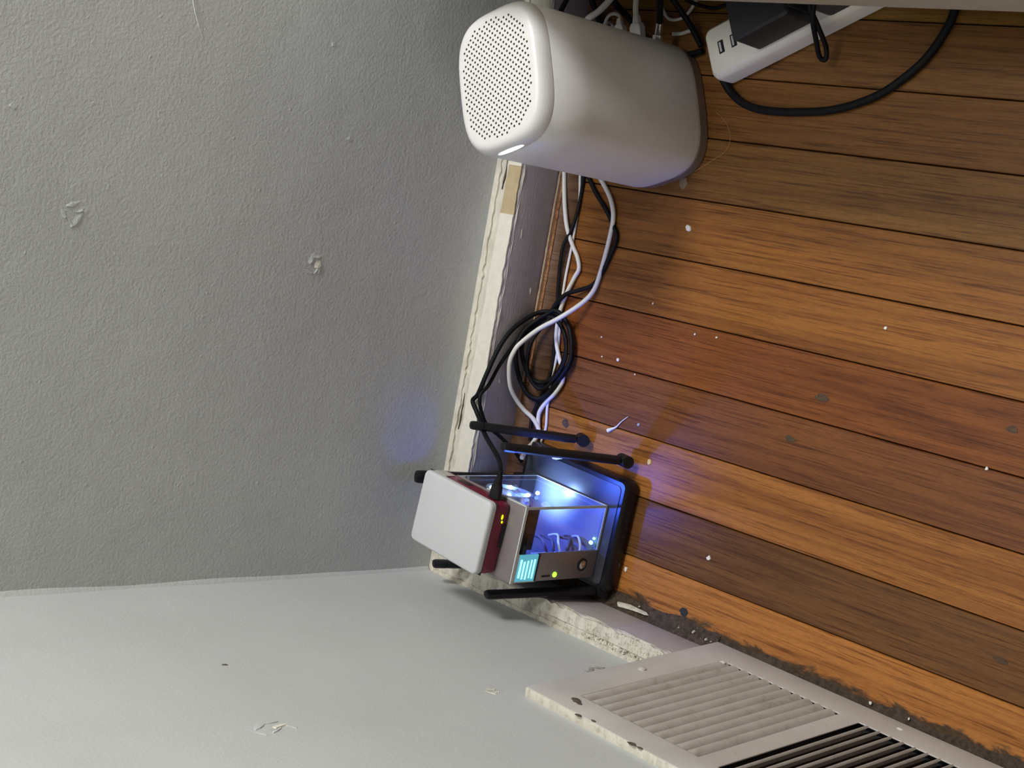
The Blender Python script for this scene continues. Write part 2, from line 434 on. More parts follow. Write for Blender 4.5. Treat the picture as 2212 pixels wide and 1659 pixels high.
# shoe moulding along the back baseboard
m = MB(); prof = [(-35.2, 0), (-35.2, 13.5), (-37.5, 13.8), (-42, 13), (-47, 10.5), (-52, 6.5), (-55.5, 2.4), (-57, 0)]
m.rings([[(x, y+0.5*N(x, i, 2, 0.03), z+0.4*N(x, i, 9, 0.05)) for i, (y, z) in enumerate(prof)] for x in [24+i*12 for i in range(198)]])
sh = tag(m.build('trim_1', M_SHOE, None, smooth=True), 'brown wooden shoe moulding along the foot of the back baseboard', 'trim', kind='structure')
sh.color = srgb(108, 78, 56)
# strip of old paint smeared along its top
def strip(name, pts, wd, z, mat, parent):
    m = MB(); L = []; R_ = []
    for i, (x, y) in enumerate(pts):
        L.append((x, y+wd*(0.5+0.35*N(x, 1, 0, 0.1)), z)); R_.append((x, y-wd*(0.5+0.45*N(x, 7, 0, 0.17)), z))
    ring = L+R_[::-1]
    m.rings([[(a, b, c-0.4) for a, b, c in ring], [(a, b, c+0.35) for a, b, c in ring]]); return m.build(name, mat, parent)
strip('paint_smear', [(200+i*6, -37.6) for i in range(42)], 2.2, 13.9, plain('smeared_tan_paint', srgb(160, 138, 112), 0.7, var=0.25, scale=260), sh)
o_ = strip('pale_stripe', [(205+i*6, -42.6) for i in range(36)], 3.0, 12.9, M_SHOE, sh); o_.color = srgb(156, 112, 78)  # paler stripe along the moulding

# caked dirt in the gap along the foot of the left wall
def dirt(u, t):
    y = -8-u*320; x = LX-1+t*(15+5*N(y, 2, 0, 0.03))
    z = (9.5*(1-t)**1.4)+1.4*N(x, y, 3, 0.12)+0.9*N(x, y, 5, 0.35)+0.2
    return (x, y, max(z, -1.0) if t < 0.96 else -1.5)
dg = tag(grid(200, 12, dirt).build('trim_2', M_GRIME, None, smooth=True), 'ragged line of caked dirt along the foot of the left baseboard', 'dirt', kind='structure')
def dirt2(u, t):
    y = -326-u*360; x = 24+t*(9+5*N(y, 2, 0, 0.03))
    return (x, y, (2.5*(1-t))+0.8*N(x, y, 3, 0.15)+0.3 if t < 0.96 else -1.5)
grid(160, 10, dirt2).build('dirt_run', M_GRIME, dg, smooth=True)
m = MB(); m.rings([[(24+a, b, 5) for a, b in ((0, -208), (4, -206), (6, -222), (5, -243), (3, -246), (2, -228))], [(24+a, b, 8.2) for a, b in ((0.5, -210), (3.5, -208), (5, -222), (4.4, -241), (3, -244), (2.4, -228))]]).build('putty_smear', M_CREAM_D, dg, smooth=True)

# dents in the walls: torn paint around a shallow crater
def dent(parent, mat_in, centre, wall, r1, r2, seed, ang=0.0, depth=1.0):
    """a knock in the plaster: a few torn slivers of paint standing proud round the hit"""
    rg = random.Random(seed); cx, cy = centre; m = MB()
    k = 1 if min(r1, r2) < 5 else 6
    for q in range(k):
        t0 = 2*math.pi*(q+rg.random())/k; rad = 0 if k == 1 else rg.uniform(0.25, 0.85)
        ox, oy = r1*rad*math.cos(t0), r2*rad*math.sin(t0)
        L = (max(r1, r2) if k == 1 else rg.uniform(0.3, 0.6)*max(r1, r2)); Wd = (min(r1, r2) if k == 1 else L*rg.uniform(0.18, 0.4))
        ta_ = (math.pi/2 if r2 > r1 else 0) if k == 1 else t0+math.pi/2+rg.uniform(-0.6, 0.6)
        n = 9; lo = []; hi = []
        for i in range(n):
            t = 2*math.pi*i/n; j = rg.uniform(0.65, 1.15)
            a, b = L*j*math.cos(t), Wd*j*math.sin(t)
            a, b = a*math.cos(ta_)-b*math.sin(ta_)+ox, a*math.sin(ta_)+b*math.cos(ta_)+oy
            a, b = a*math.cos(ang)-b*math.sin(ang), a*math.sin(ang)+b*math.cos(ang)
            h = 0.4*depth*(0.15+0.85*max(0, math.cos(t-0.9+q)))
            lo.append((a, b, -0.02)); hi.append((ox*0.15+a*0.85, oy*0.15+b*0.85, h))
        P = lambda a, b, h: (cx+a, -h, cy+b) if wall == 'back' else (h, cx+a, cy+b)
        m.rings([[P(*p) for p in lo], [P(*p) for p in hi]], cap0=False)
    return m.build('wall_dent', mat_in, parent)
dent(wb, M_WALL_B, (315.7, 508.5), 'back', 11, 15, 1.0, 0.2, 2.0)
dent(wb, M_WALL_B, (299.4, 268.1), 'back', 12, 14, 2.7, 0.6, 2.6)
dent(wb, M_WHITEP, (298.0, 264.6), 'back', 4.0, 5.5, 4.1, 0.9, 3.0)
dent(wb, M_WALL_B, (490.4, 424), 'back', 24, 3.0, 5.0, 0.45, 1.4)
dent(wb, M_WALL_B, (415.4, 250.5), 'back', 2.6, 4.2, 6.0, 0.2, 1.5)
dent(wb, M_WALL_B, (494.5, 284.7), 'back', 3.0, 3.6, 7.0, 0.2, 1.5)
dent(wb, M_WALL_B, (391.5, 571), 'back', 3.2, 4.0, 8.0, 0.2, 1.5)
dent(wl, M_WALL_L, (-309.8, 474), 'left', 10, 19, 1.6, 0.1, 1.8)
dent(wl, M_WHITEP, (-309.0, 466), 'left', 3.5, 9, 2.2, 0.3, 2.2)
dent(wl, M_WHITEP, (-302, 254.7), 'left', 6.5, 9, 3.8, 0.5, 1.8)
dent(wl, plain('chip_with_shadow', srgb(150, 144, 138), 0.9, var=0.35, scale=240, bump=0.6), (-289.2, 119), 'left', 6, 14, 4.8, 0.25, 2.4)  # chipped plaster, its shadow put into the darker grey
dent(wl, M_CRACK, (-191, 435.5), 'left', 2.0, 3.6, 5.8, 0.0, 0.8)

# ================================================================== WALL REGISTER
T = Vector((8, -319, 234)); VB = Vector((29, -327, 2))
rv = (VB-T); RH = rv.length; rv.normalize()
ru = (Vector((0, -1, 0))-rv*rv.dot(Vector((0, -1, 0)))).normalized()
rn = rv.cross(ru); rn = rn if rn.x > 0 else -rn
reg = empty('wall_register', (0, 0, 0))
tag(reg, 'dusty off-white metal vent register low on the left wall', 'vent register')
RM = Matrix(((ru.x, rv.x, rn.x, T.x), (ru.y, rv.y, rn.y, T.y), (ru.z, rv.z, rn.z, T.z), (0, 0, 0, 1)))
RW = 336.0
def rbox(mb, u0, u1, v0, v1, d0, d1): return mb.quad_box(u0, u1, v0, v1, d0, d1, RM)
V0, V1 = 28.0, 200.0
fr = MB()
bars = [(0, RW, 0, V0), (0, RW, V1, RH), (0, 34, V0, V1), (160, 179, V0, V1), (RW-34, RW, V0, V1)]
# one stamped face plate with two windows
us = [0, 34, 160, 179, RW-34, RW]; vs = [0, V0, V1, RH]
def plate(mb):
    b = len(mb.v)
    for d in (0.0, -1.6):
        for vv in vs:
            for uu in us: mb.v.append(tuple(RM @ Vector((uu, vv, d))))
    nu, nv = len(us), len(vs); off = nu*nv
    solid = lambda i, j: 0 <= i < nu-1 and 0 <= j < nv-1 and not (j == 1 and i in (1, 3))
    for j in range(nv-1):
        for i in range(nu-1):
            if not solid(i, j): continue
            q = [b+j*nu+i, b+j*nu+i+1, b+(j+1)*nu+i+1, b+(j+1)*nu+i]
            mb.f.append(tuple(q)); mb.f.append(tuple(x+off for x in reversed(q)))
            for (a, c, di, dj) in ((0, 1, 0, -1), (1, 2, 1, 0), (2, 3, 0, 1), (3, 0, -1, 0)):
                if not solid(i+di, j+dj): mb.f.append((q[a], q[c], q[c]+off, q[a]+off))
plate(fr); fr.build('face_plate', M_REG, reg, bevel=0.7)
rim = MB(); rbox(rim, 0, RW, -0.6, 1.2, -8.5, -0.6); rim.build('top_rim', M_RIM, reg, bevel=0.4)
rim = MB(); rbox(rim, -0.4, 1.2, 1.2, RH, -7, -1.0); rim.build('side_rim', M_REG, reg)
bk = MB(); rbox(bk, 4, RW-4, 4, RH-3, -7.6, -7.0); bk.build('duct_shade_sheet', M_DARK, reg)  # dark sheet stands in for the shade inside the duct
def slat(u0, flip):
    m = MB(); prof = []
    # a curved blade: outer lip at the face, inner edge deep in the duct
    for t in (0, 0.15, 0.35, 0.55, 0.72, 0.87, 1.0):
        du = (3.2 if flip else 11.2)*t; dd = 1.2-7.6*t**2.6-1.6*max(0, 0.3-t)/0.3
        prof.append((du, dd))
    th = 0.8
    ring = [(a, b) for a, b in prof]+[(a-0.4, b-th) for a, b in reversed(prof)]
    sg = -1 if flip else 1
    rr = []
    for k, vv in enumerate((V0+0.6, V0+3, V0+7, V1-6, V1-0.6)):
        s_ = (0.35, 0.8, 1, 1, 0.7)[k]
        rr.append([RM @ Vector((u0+sg*a, vv, b*s_-(1-s_)*0.4)) for a, b in ring])
    m.rings(rr); return m.build('slat', M_SLAT, reg, smooth=True, auto=50)
for i in range(11): slat(34.3+i*11.35, False)
for i in range(11): slat(179.5+9+i*11.2, True)
for (u_, v_) in ((17, RH*0.5), (RW-17, RH*0.5)):
    m = MB(); m.lathe((0, 0, 0), [(3.6, 0), (3.4, 1.0), (2.0, 1.8), (0.4, 2.0)], 14)
    m.v = [tuple(RM @ Vector((p[0]+u_, p[1]+v_, p[2]))) for p in m.v]
    m.build('screw_head', M_REG, reg, smooth=True)
# dust clumps on the rim and face
for (u_, v_, s_) in ((40, 17, 3.4), (46, 15, 1.8), (62, -1.5, 2.2), (120, -1.5, 2.6), (128, -1.0, 1.8), (76, 1.5, 1.6), (205, 219, 2.2), (38, 196, 2.2)):
    m = MB(); m.lathe((0, 0, 0), [(s_*0.9, 0), (s_, s_*0.2), (s_*0.5, s_*0.45), (0.1, s_*0.5)], 9)
    m.v = [tuple(RM @ Vector((p[0]*1.5*(1+0.4*N(p[0], p[1], u_))+u_, p[1]*(1+0.4*N(p[1], p[0], v_))+v_, p[2]*(1 if v_ > 0 else 0.4)))) for p in m.v]
    m.build('dust_clump', M_WHITEP if v_ > 190 else M_CRACK, reg, smooth=True)

# ================================================================== WHITE GATEWAY TOWER
GX, GY, GT, GA, GB, GN, GTP, GH, GR, GRZ = 486.4, -146.8, 0.384, 64.4, 52.4, 3.3, 0.978, 220.0, 8.0, 14.0
gw = empty('router_tower', (GX, GY, 0), GT)
tag(gw, 'tall white router tower with perforated top standing by the back wall', 'router')
def gsc(z): return 1+(GTP-1)*z/GH
m = MB(); R = []
for z, k in ((0.6, 0.965), (1.2, 0.985), (9.5, 0.985), (10.5, 0.97)): R.append(superellipse(GA*k, GB*k, GN, z))
m.rings(R).build('base', M_GWB, gw, smooth=True)
m = MB(); R = [superellipse(GA*0.94, GB*0.94, GN, 9.8), superellipse(GA*0.975, GB*0.975, GN, 10.4), superellipse(GA*0.992, GB*0.992, GN, 12.5), superellipse(GA, GB, GN, 17)]
zs_ = GH-GRZ-1.5
for z in (60, 110, 160, zs_): R.append(superellipse(GA*gsc(z), GB*gsc(z), GN, z))
R.append(superellipse(GA*gsc(zs_)-0.5, GB*gsc(zs_)-0.5, GN, zs_+0.5))
m.rings(R).build('body', M_GW, gw, smooth=True, auto=50)
# cap: rounded rim and a perforated top plate with real holes
ta, tb = GA*gsc(GH), GB*gsc(GH)
m = MB(); R = [superellipse(ta-0.7, tb-0.7, GN, zs_+0.6), superellipse(ta, tb, GN, zs_+1.0)]
for dg_ in (0, 15, 30, 45, 60, 75, 90):
    a = math.radians(dg_); R.append(superellipse(ta-GR*(1-math.cos(a)), tb-GR*(1-math.cos(a)), GN, GH-GRZ+GRZ*math.sin(a)))
m.rings(R, cap1=False)
top_ring = [Vector(p) for p in R[-1]]
bm = bmesh.new()
ov = [bm.verts.new(p) for p in top_ring]; oe = [bm.edges.new((ov[i], ov[(i+1) % len(ov)])) for i in range(len(ov))]
PITCH = 4.25
def inside(x, y, mrg): 
    a, b = ta-GR-mrg, tb-GR-mrg
    return (abs(x)/a)**GN+(abs(y)/b)**GN < 1
vmap = {}; cells = []
def gv(i, j):   # lattice corner in the 45-degree rotated grid
    if (i, j) not in vmap:
        x = (i-j)*PITCH/math.sqrt(2); y = (i+j)*PITCH/math.sqrt(2)
        vmap[(i, j)] = bm.verts.new((x, y, GH))
    return vmap[(i, j)]
NC = 26
for i in range(-NC, NC):
    for j in range(-NC, NC):
        x = (i-j)*PITCH/math.sqrt(2); y = (i+j+1)*PITCH/math.sqrt(2)
        if inside(x, y, 3.7): cells.append((i, j, x, y))
edges_count = {}
holes = MB()
HR = 1.12; HN = 8
for (i, j, x, y) in cells:
    q = [gv(i, j), gv(i+1, j), gv(i+1, j+1), gv(i, j+1)]     # corners: bottom, right, top, left
    hv = [bm.verts.new((x+HR*math.cos(2*math.pi*k/HN-math.pi/2), y+HR*math.sin(2*math.pi*k/HN-math.pi/2), GH)) for k in range(HN)]
    for c in range(4):
        h0, h1, h2 = hv[c*2], hv[(c*2+1) % HN], hv[(c*2+2) % HN]
        bm.faces.new((q[c], q[(c+1) % 4], h1)); bm.faces.new((q[c], h1, h0)); bm.faces.new((q[(c+1) % 4], h2, h1))
        key = tuple(sorted((id(q[c]), id(q[(c+1) % 4])))); edges_count.setdefault(key, [0, q[c], q[(c+1) % 4]])[0] += 1
    ring = [(x+HR*math.cos(2*math.pi*k/HN-math.pi/2), y+HR*math.sin(2*math.pi*k/HN-math.pi/2)) for k in range(HN)]
    holes.rings([[(a, b, GH) for a, b in ring], [(a, b, GH-2.2) for a, b in ring]], cap0=False, cap1=False)
be = [bm.edges.get((a, b)) for n_, a, b in edges_count.values() if n_ == 1]
bmesh.ops.triangle_fill(bm, edges=oe+be, use_beauty=True)
bmesh.ops.recalc_face_normals(bm, faces=bm.faces)
if sum(f.normal.z for f in bm.faces) < 0: bmesh.ops.reverse_faces(bm, faces=bm.faces)
b0 = len(m.v); bm.verts.index_update(); m.v += [tuple(v.co) for v in bm.verts]; m.f += [tuple(b0+v.index for v in f.verts) for f in bm.faces]; bm.free()
me = bpy.data.meshes.new('cap'); me.from_pydata([(x*MM, y*MM, z*MM) for x, y, z in m.v], [], m.f)
bm = bmesh.new(); bm.from_mesh(me); bmesh.ops.remove_doubles(bm, verts=bm.verts, dist=1e-6); bmesh.ops.recalc_face_normals(bm, faces=bm.faces); bm.to_mesh(me); bm.free()
cap = bpy.data.objects.new('cap', me); col.objects.link(cap); cap.parent = gw; me.materials.append(M_GW)
for p in me.polygons: p.use_smooth = True
me.set_sharp_from_angle(angle=math.radians(40))
ho = holes.build('vent_hole_walls', M_GWI, cap); ho['kind'] = 'stuff'
m = MB(); m.rings([superellipse(ta-GR, tb-GR, GN, GH-3.2), superellipse(ta-GR, tb-GR, GN, GH-2.3)]); m.build('inner_mesh', M_GREYP, cap)
# white status light bar on the rim of the side that faces the corner
m = MB(); ring0 = []; 
for k in range(15):
    yy = -15+30*k/14; hw = 1.6*math.sqrt(max(0.02, 1-((yy)/15.5)**2))
    ring0.append((yy, hw))
def rimpt(y, ang, lift=0.15):
    # point on the cap rim of the -x side
    a = math.radians(ang); aa = ta-GR*(1-math.cos(a)); bb_ = tb-GR*(1-math.cos(a))
    x = -aa*(max(0.0, 1-(abs(y)/bb_)**GN))**(1/GN)
    return (x-lift*math.cos(a), y, GH-GRZ+GRZ*math.sin(a)+lift*math.sin(a))
up_, dn_ = [], []
for yy, hw in ring0:
    up_.append(rimpt(yy+2, 12+hw*9)); dn_.append(rimpt(yy+2, 12-hw*5))
mv = up_+dn_; n_ = len(up_)
m.v = mv; m.f = [(i, i+1, n_+i+1, n_+i) for i in range(n_-1)]
m.build('status_light', M_LEDW, cap, smooth=True)

# ================================================================== CORNER STACK: router, clear case, small computer
rt = empty('antenna_router', (0, 0, 0))
tag(rt, 'flat black router with upright antennas on the floor in the corner', 'router')
ROT = math.radians(-3)
RTM = Matrix.Translation((93, -131, 0)) @ Matrix.Rotation(ROT, 4, 'Z')
m = MB(); hw, hd = 56, 71
def rr_ring(hx, hy, r, z, k=5):
    out = []
    for (sx, sy, a0) in ((1, 1, 0), (-1, 1, 90), (-1, -1, 180), (1, -1, 270)):
        for i in range(k+1):
            a = math.radians(a0+90*i/k); out.append((sx*(hx-r)+r*math.cos(a), sy*(hy-r)+r*math.sin(a), z))
    return out
m.rings([rr_ring(hw-3, hd-3, 6, 2), rr_ring(hw, hd, 7, 5), rr_ring(hw, hd, 7, 15), rr_ring(hw-3, hd-3, 6, 19.5)], m=RTM)
m.build('body', M_BLACKG, rt, smooth=True, auto=40)
m = MB(); m.rings([rr_ring(hw-7, hd-7, 5, 19), rr_ring(hw-7, hd-7, 5, 20.2)], m=RTM); m.build('top_panel', M_RTOP, rt, smooth=True)
for (fx, fy) in ((-45, -58), (45, -58), (-45, 58), (45, 58)):
    m = MB(); c = RTM @ Vector((fx, fy, 0)); m.lathe(c, [(5, 0.2), (5.4, 1.4), (5, 3)], 14); m.build('foot', M_BLACK, rt, smooth=True)
m = MB(); 
for i in range(7): m.quad_box(-24+i*8, -20+i*8, -hd-0.15, -hd+1, 8, 11, RTM)
m.build('vent_slots', M_DARK, rt)
def antenna(base, tip, wd, th, facing):
    """flat paddle antenna: hinge, tapering blade, end cap"""
    base, tip = Vector(base), Vector(tip); d = (tip-base).normalized(); L = (tip-base).length
    f_ = Vector(facing); f_ = (f_-d*f_.dot(d)).normalized(); s_ = d.cross(f_).normalized()
    def sec(t, a, b):
        c = base+d*t; q = 0.45
        return [c+s_*x*a/2+f_*y*b/2 for x, y in ((1, q), (q, 1), (-q, 1), (-1, q), (-1, -q), (-q, -1), (q, -1), (1, -q))]
    mm_ = MB(); mm_.rings([sec(7, wd*0.8, th), sec(14, wd, th), sec(L*0.6, wd*1.02, th), sec(L-13.5, wd, th*0.95)])
    a = mm_.build('antenna', M_BLACK, rt, smooth=True)
    mm_ = MB(); mm_.rings([sec(L-13.2, wd*0.97, th*0.92), sec(L-12, wd*1.03, th), sec(L-3, wd*1.0, th*0.98), sec(L-0.6, wd*0.9, th*0.85), sec(L, wd*0.7, th*0.6)])
    mm_.build('end_cap', M_BLACK, a, smooth=True)
    mm_ = MB(); mm_.cyl(base-s_*(wd*0.62), base+s_*(wd*0.62), 6.0, n=18); mm_.build('hinge', M_BLACK, a, smooth=True)
antenna((168, -127, 9), (167, -66, 104), 11, 8, (1, 0, 0))
antenna((162, -188, 12), (165, -149, 138), 12, 8, (1, 0, 0))
antenna((34, -187, 12), (24.5, -151, 128), 12, 8, (1, 0, 0))
antenna((30, -92, 12), (20, -41, 98), 12, 8, (1, 0, 0))
antenna((108, -54, 12), (103, -17, 119), 12, 9, (0, 1, 0))

cs = empty('acrylic_case', (0, 0, 0))
tag(cs, 'clear acrylic computer case glowing blue on top of the black router', 'computer case')
BW, BD, BZ0, BZ1 = 72.0, 97.0, 20.5, 132.0
bc = Vector((117.5, -185.5, 0))+Matrix.Rotation(ROT, 3, 'Z') @ Vector((-BW/2, BD/2, 0))
CM = Matrix.Translation(bc) @ Matrix.Rotation(ROT, 4, 'Z')
def cbox(name, d, mat, parent=None, bevel=0):
    return MB().quad_box(*d, CM).build(name, mat, parent or cs, bevel=bevel)
X, Y = BW/2, BD/2
cbox('bottom_plate', (-X, X, -Y, Y, BZ0, BZ0+2.4), M_FLOORP)
top = cbox('top_plate', (-X-0.5, X+0.5, -Y-0.5, Y+0.5, BZ1-2.6, BZ1), M_PANEL, bevel=0.7)
for d in ((-X-0.6, X+0.6, -Y-1.6, -Y-0.5, BZ1-2.8, BZ1+0.1), (X+0.5, X+1.5, -Y-0.5, Y*0.1, BZ1-2.8, BZ1+0.1)):
    cbox('plate_edge', d, M_EDGE, top)
TH = 2.4
cbox('side_panel', (X-TH, X, -Y, Y, BZ0+2.4, BZ1-2.7), M_ACR)
cbox('glow_catcher', (-X, -X+TH, -Y, Y, BZ0+2.4, BZ1-2.7), M_FLOORP)  # opaque pale plate instead of clear acrylic, added to catch the blue light
cbox('rear_panel', (-X+TH, X-TH, Y-TH, Y, BZ0+2.4, BZ1-2.7), M_ACR)
FU = X-0.62*BW       # the taupe control panel covers the left 38 percent of the front
cbox('front_window', (FU, X-TH, -Y, -Y+TH, BZ0+2.4, BZ1-2.7), M_ACR)
# frosted cut edges of the acrylic sheets
e = 0.7
for d in ((X-TH, X+0.1, -Y-0.1, -Y+e, BZ0+2.4, BZ1-2.7), (X-e, X+0.1, Y-e, Y+0.1, BZ0+2.4, BZ1-2.7),
          (X-e, X+0.15, -Y, Y, BZ0+1.2, BZ0+2.6), (FU, X, -Y-0.15, -Y+e, BZ0+0.6, BZ0+2.6)):
    cbox('panel_edge', d, M_EDGE)
# control panel with display, power button, lamp and card slot
pz1 = BZ1-2.8-(BZ1-BZ0)*0.27
cp = cbox('control_panel', (-X, FU, -Y-0.3, -Y+2.2, BZ0+0.5, pz1), M_PANEL, bevel=0.5)
cw = BW*0.38
zc = BZ0+(BZ1-BZ0)*0.17
def disc(parent, name, xx, zz, prof, mat, n=20):
    mm_ = MB(); mm_.lathe((0, 0, 0), prof, n)
    mm_.v = [tuple(CM @ Vector((xx+p[0], -Y-0.3-p[2], zz+p[1]))) for p in mm_.v]
    return mm_.build(name, mat, parent, smooth=True, auto=30)
pb = disc(cp, 'power_button', -X+cw*0.50, zc, [(6.2, 0), (6.2, 0.9), (5.2, 1.2), (5.0, 0.7)], M_CHIP)
disc(pb, 'button_cap', -X+cw*0.50, zc, [(4.6, 0.4), (4.5, 1.4), (3.4, 2.2), (1.6, 2.6), (0.1, 2.7)], M_CHROME)
zg = BZ0+(BZ1-BZ0)*0.485
disc(cp, 'status_lamp', -X+cw*0.20, zg, [(2.6, 0), (2.5, 0.8), (1.4, 1.5), (0.1, 1.7)], M_LEDG)
cbox('card_slot', (-X+cw*0.13, -X+cw*0.20, -Y-0.5, -Y+0.2, zg+6, zg+17), M_CHIP, cp)
ds = cbox('display', (-X+0.6, FU-1.2, -Y-0.2, -Y+1.6, pz1+2, BZ1-6), M_LEDCD)
random.seed(3)
for k in range(5):
    zz = pz1+4.5+k*4.3; x0 = -X+2.5+random.uniform(0, 2); x1 = FU-3.5-random.uniform(0, 4)
    cbox('lit_bar', (x0, x1, -Y-0.45, -Y-0.1, zz, zz+random.uniform(1.6, 3.0)), M_LEDC, ds)
cbox('display_frame', (-X, FU-0.2, -Y-0.6, -Y+1.8, BZ1-5.6, BZ1-2.8), M_EDGE, ds)
cbox('display_frame', (-X, FU-0.2, -Y-0.6, -Y+1.8, pz1, pz1+2), M_CHIP, ds)
cbox('display_frame', (-X-0.3, -X+0.6, -Y-0.6, -Y+1.8, pz1, BZ1-2.8), M_EDGE, ds)
# inside: board, cooler, fan with light ring, ribbon and wires
pcb = cbox('circuit_board', (-X+6, X-20, Y-14, Y-12.4, BZ0+52, BZ1-18), M_BOARD)
for d, mt in (((-X+12, -X+26, Y-17, Y-14, 86, 100), M_CHIP), ((-X+30, -X+40, Y-18, Y-14, 80, 92), M_SILVER), ((-X+30, -X+42, Y-16, Y-14, 98, 108), M_CHIP)):
    cbox('component', d, mt, pcb)
hb = cbox('upper_board', (-X+6, X-14, -Y+6, Y-6, BZ1-16, BZ1-14.4), M_BOARD)
for d, mt in (((-X+14, -X+30, -Y+10, -Y+26, BZ1-24, BZ1-16), M_CHIP), ((-X+36, -X+50, 0, 14, BZ1-22, BZ1-16), M_CHIP), ((-X+16, -X+34, 14, 34, BZ1-20, BZ1-16), M_SILVER)):
    cbox('component', d, mt, hb)
fb = cbox('window_shade_board', (FU+1, X-5, -Y+7, -Y+8.6, BZ1-27, BZ1-4), M_BOARD)  # dark board added to darken the top of the front window
for d, mt in (((FU+6, FU+16, -Y+4.5, -Y+7, BZ1-24, BZ1-16), M_CHIP), ((X-20, X-10, -Y+4, -Y+7, BZ1-22, BZ1-10), M_CHIP)):
    cbox('component', d, mt, fb)
fan = empty('fan', (0, 0, 0)); fan.parent = cs
FC = Vector((X-9, 16, BZ1-42))
def fanpt(p): return tuple(CM @ (FC+Vector((p[2], p[0], p[1]))))
mm_ = MB(); ringf = lambda r, z: [(r*math.cos(2*math.pi*i/28), r*math.sin(2*math.pi*i/28), z) for i in range(28)]
mm_.rings([ringf(23, -4), ringf(23, 4), ringf(20.5, 4), ringf(20.5, -4), ringf(23, -4)], cap0=False, cap1=False)
mm_.v = [fanpt(p) for p in mm_.v]; mm_.build('fan_ring', M_FAN, fan, smooth=True)
mm_ = MB(); mm_.rings([ringf(8, -3), ringf(8, 3), ringf(6, 4)]); mm_.v = [fanpt(p) for p in mm_.v]; mm_.build('fan_hub', M_FAN, fan, smooth=True)
for k in range(7):
    a = 2*math.pi*k/7; mm_ = MB(); pts = []
    for (r, t_, z) in ((7.5, 0, -2.5), (19.5, 0.15, -2.8), (19.5, 0.62, 2.6), (7.5, 0.5, 2.2)):
        pts.append((r*math.cos(a+t_), r*math.sin(a+t_), z))
    mm_.rings([pts, [(x, y, z+0.8) for x, y, z in pts]]); mm_.v = [fanpt(p) for p in mm_.v]; mm_.build('fan_blade', M_FAN, fan)
for k in range(4):
    a = math.radians(45+90*k); c = fanpt((17.5*math.cos(a), 17.5*math.sin(a), 3.0))
    mm_ = MB(); mm_.lathe(c, [(1.9, -1.4), (2.2, 0), (1.5, 1.3), (0.2, 1.7)], 10); mm_.build('led', M_LEDB, fan, smooth=True)
for (lx, ly, lz) in ((X-9, 19, BZ0+28),):
    c = CM @ Vector((lx, ly, lz)); mm_ = MB(); mm_.lathe(c, [(1.6, -1.4), (2.0, 0), (1.3, 1.3), (0.2, 1.7)], 10); mm_.build('led', M_LEDB, fan, smooth=True)
for (x_, y_, z_, mt, r_) in ((FU+6, -Y+5, BZ0+7, M_LEDG2, 2.2), (FU+10, -Y+5, BZ0+4, M_LEDG2, 1.4)):
    c = CM @ Vector((x_, y_, z_)); mm_ = MB(); mm_.lathe(c, [(r_*0.8, -1), (r_, 0), (r_*0.6, r_*0.7), (0.2, r_*0.9)], 10); mm_.build('green_led', mt, cs, smooth=True)
random.seed(5)
for k in range(6):
    z0 = BZ0+16+k*9
    pts = [(FU-2, -Y+5, z0+4), (FU+3+2*k % 5, -Y+9+k, z0+random.uniform(-4, 4)), (FU+5+random.uniform(-2, 3), -Y+20+2*k, z0-8+random.uniform(-3, 3)), (FU+2, -Y+34+2*k, z0-14)]
    tube('wire', [tuple(CM @ Vector(p)) for p in pts], 1.3, M_GREYP if k % 3 else M_FAN, cs, n=6)
# the case's own light: blue LEDs of the fan, each facing one way
def led_light(name, p, aim, power, cone=150, r=0.004, c=(0.045, 0.12, 1.0)):
    d = bpy.data.lights.new(name, 'SPOT'); d.energy = power; d.shadow_soft_size = r; d.color = c
    d.spot_size = math.radians(cone); d.spot_blend = 0.7
    o = bpy.data.objects.new(name, d); col.objects.link(o); o.parent = fan
    o.location = (CM @ Vector(p))*MM
    o.rotation_euler = (CM.to_3x3() @ Vector(aim)).to_track_quat('-Z', 'Y').to_euler(); return o
led_light('fan_led_light', (X-16, -6, BZ1-36), (-0.1, -0.25, -1), 0.42, 150)
led_light('lower_led_light', (X-9, 19, BZ0+24), (0.05, 0, -1), 0.34, 130, c=(0.30, 0.50, 1.0))
led_light('side_led_light', (X-3.6, 6, BZ1-30), (1, -0.25, -1.5), 1.25, 100)
led_light('antenna_led_light', (X-3.6, 4, BZ1-22), (1, -0.1, 0.05), 0.28, 105)
led_light('rear_led_light', (X-24, Y-6, BZ0+66), (0.45, 1, 0.35), 0.07, 45)

pc = empty('boxed_mini_computer', (0, 0, 0))
tag(pc, 'small computer in a white and raspberry red case on the acrylic case', 'computer')
PM = Matrix.Translation((86.3, -117.3, BZ1)) @ Matrix.Rotation(math.radians(-5), 4, 'Z')
PX, PY = 35.2, 48.2
def pring(ins, z, r=6): return [tuple(PM @ Vector(p)) for p in rr_ring(PX-ins, PY-ins, max(0.5, r-ins), z)]
m = MB(); m.rings([pring(1.6, 1.0), pring(0.8, 2.2), pring(0.5, 10), pring(0.9, 18.2)]); red = m.build('red_case_body', M_RED, pc, smooth=True, auto=40)
m = MB(); m.rings([pring(1.1, 18.3), pring(0.4, 18.6), pring(0.1, 22), pring(0.3, 24), pring(1.2, 25.2), pring(2.4, 25.6)]); lid = m.build('white_lid', M_PIW, pc, smooth=True, auto=50)
def pbox(name, d, mat, parent): return MB().quad_box(*d, PM).build(name, mat, parent)
pbox('lid_seam', (-PX+0.35, PX-0.35, -PY+0.35, PY-0.35, 18.1, 18.5), M_CHIP, lid)
pbox('pale_end_skirt', (PX-6, PX+0.1, 26, PY-6, 7, 18.4), M_PIG, red)
pbox('pale_end_skirt', (-PX-0.1, -PX+6, 26, PY-6, 7, 18.4), M_PIG, red)
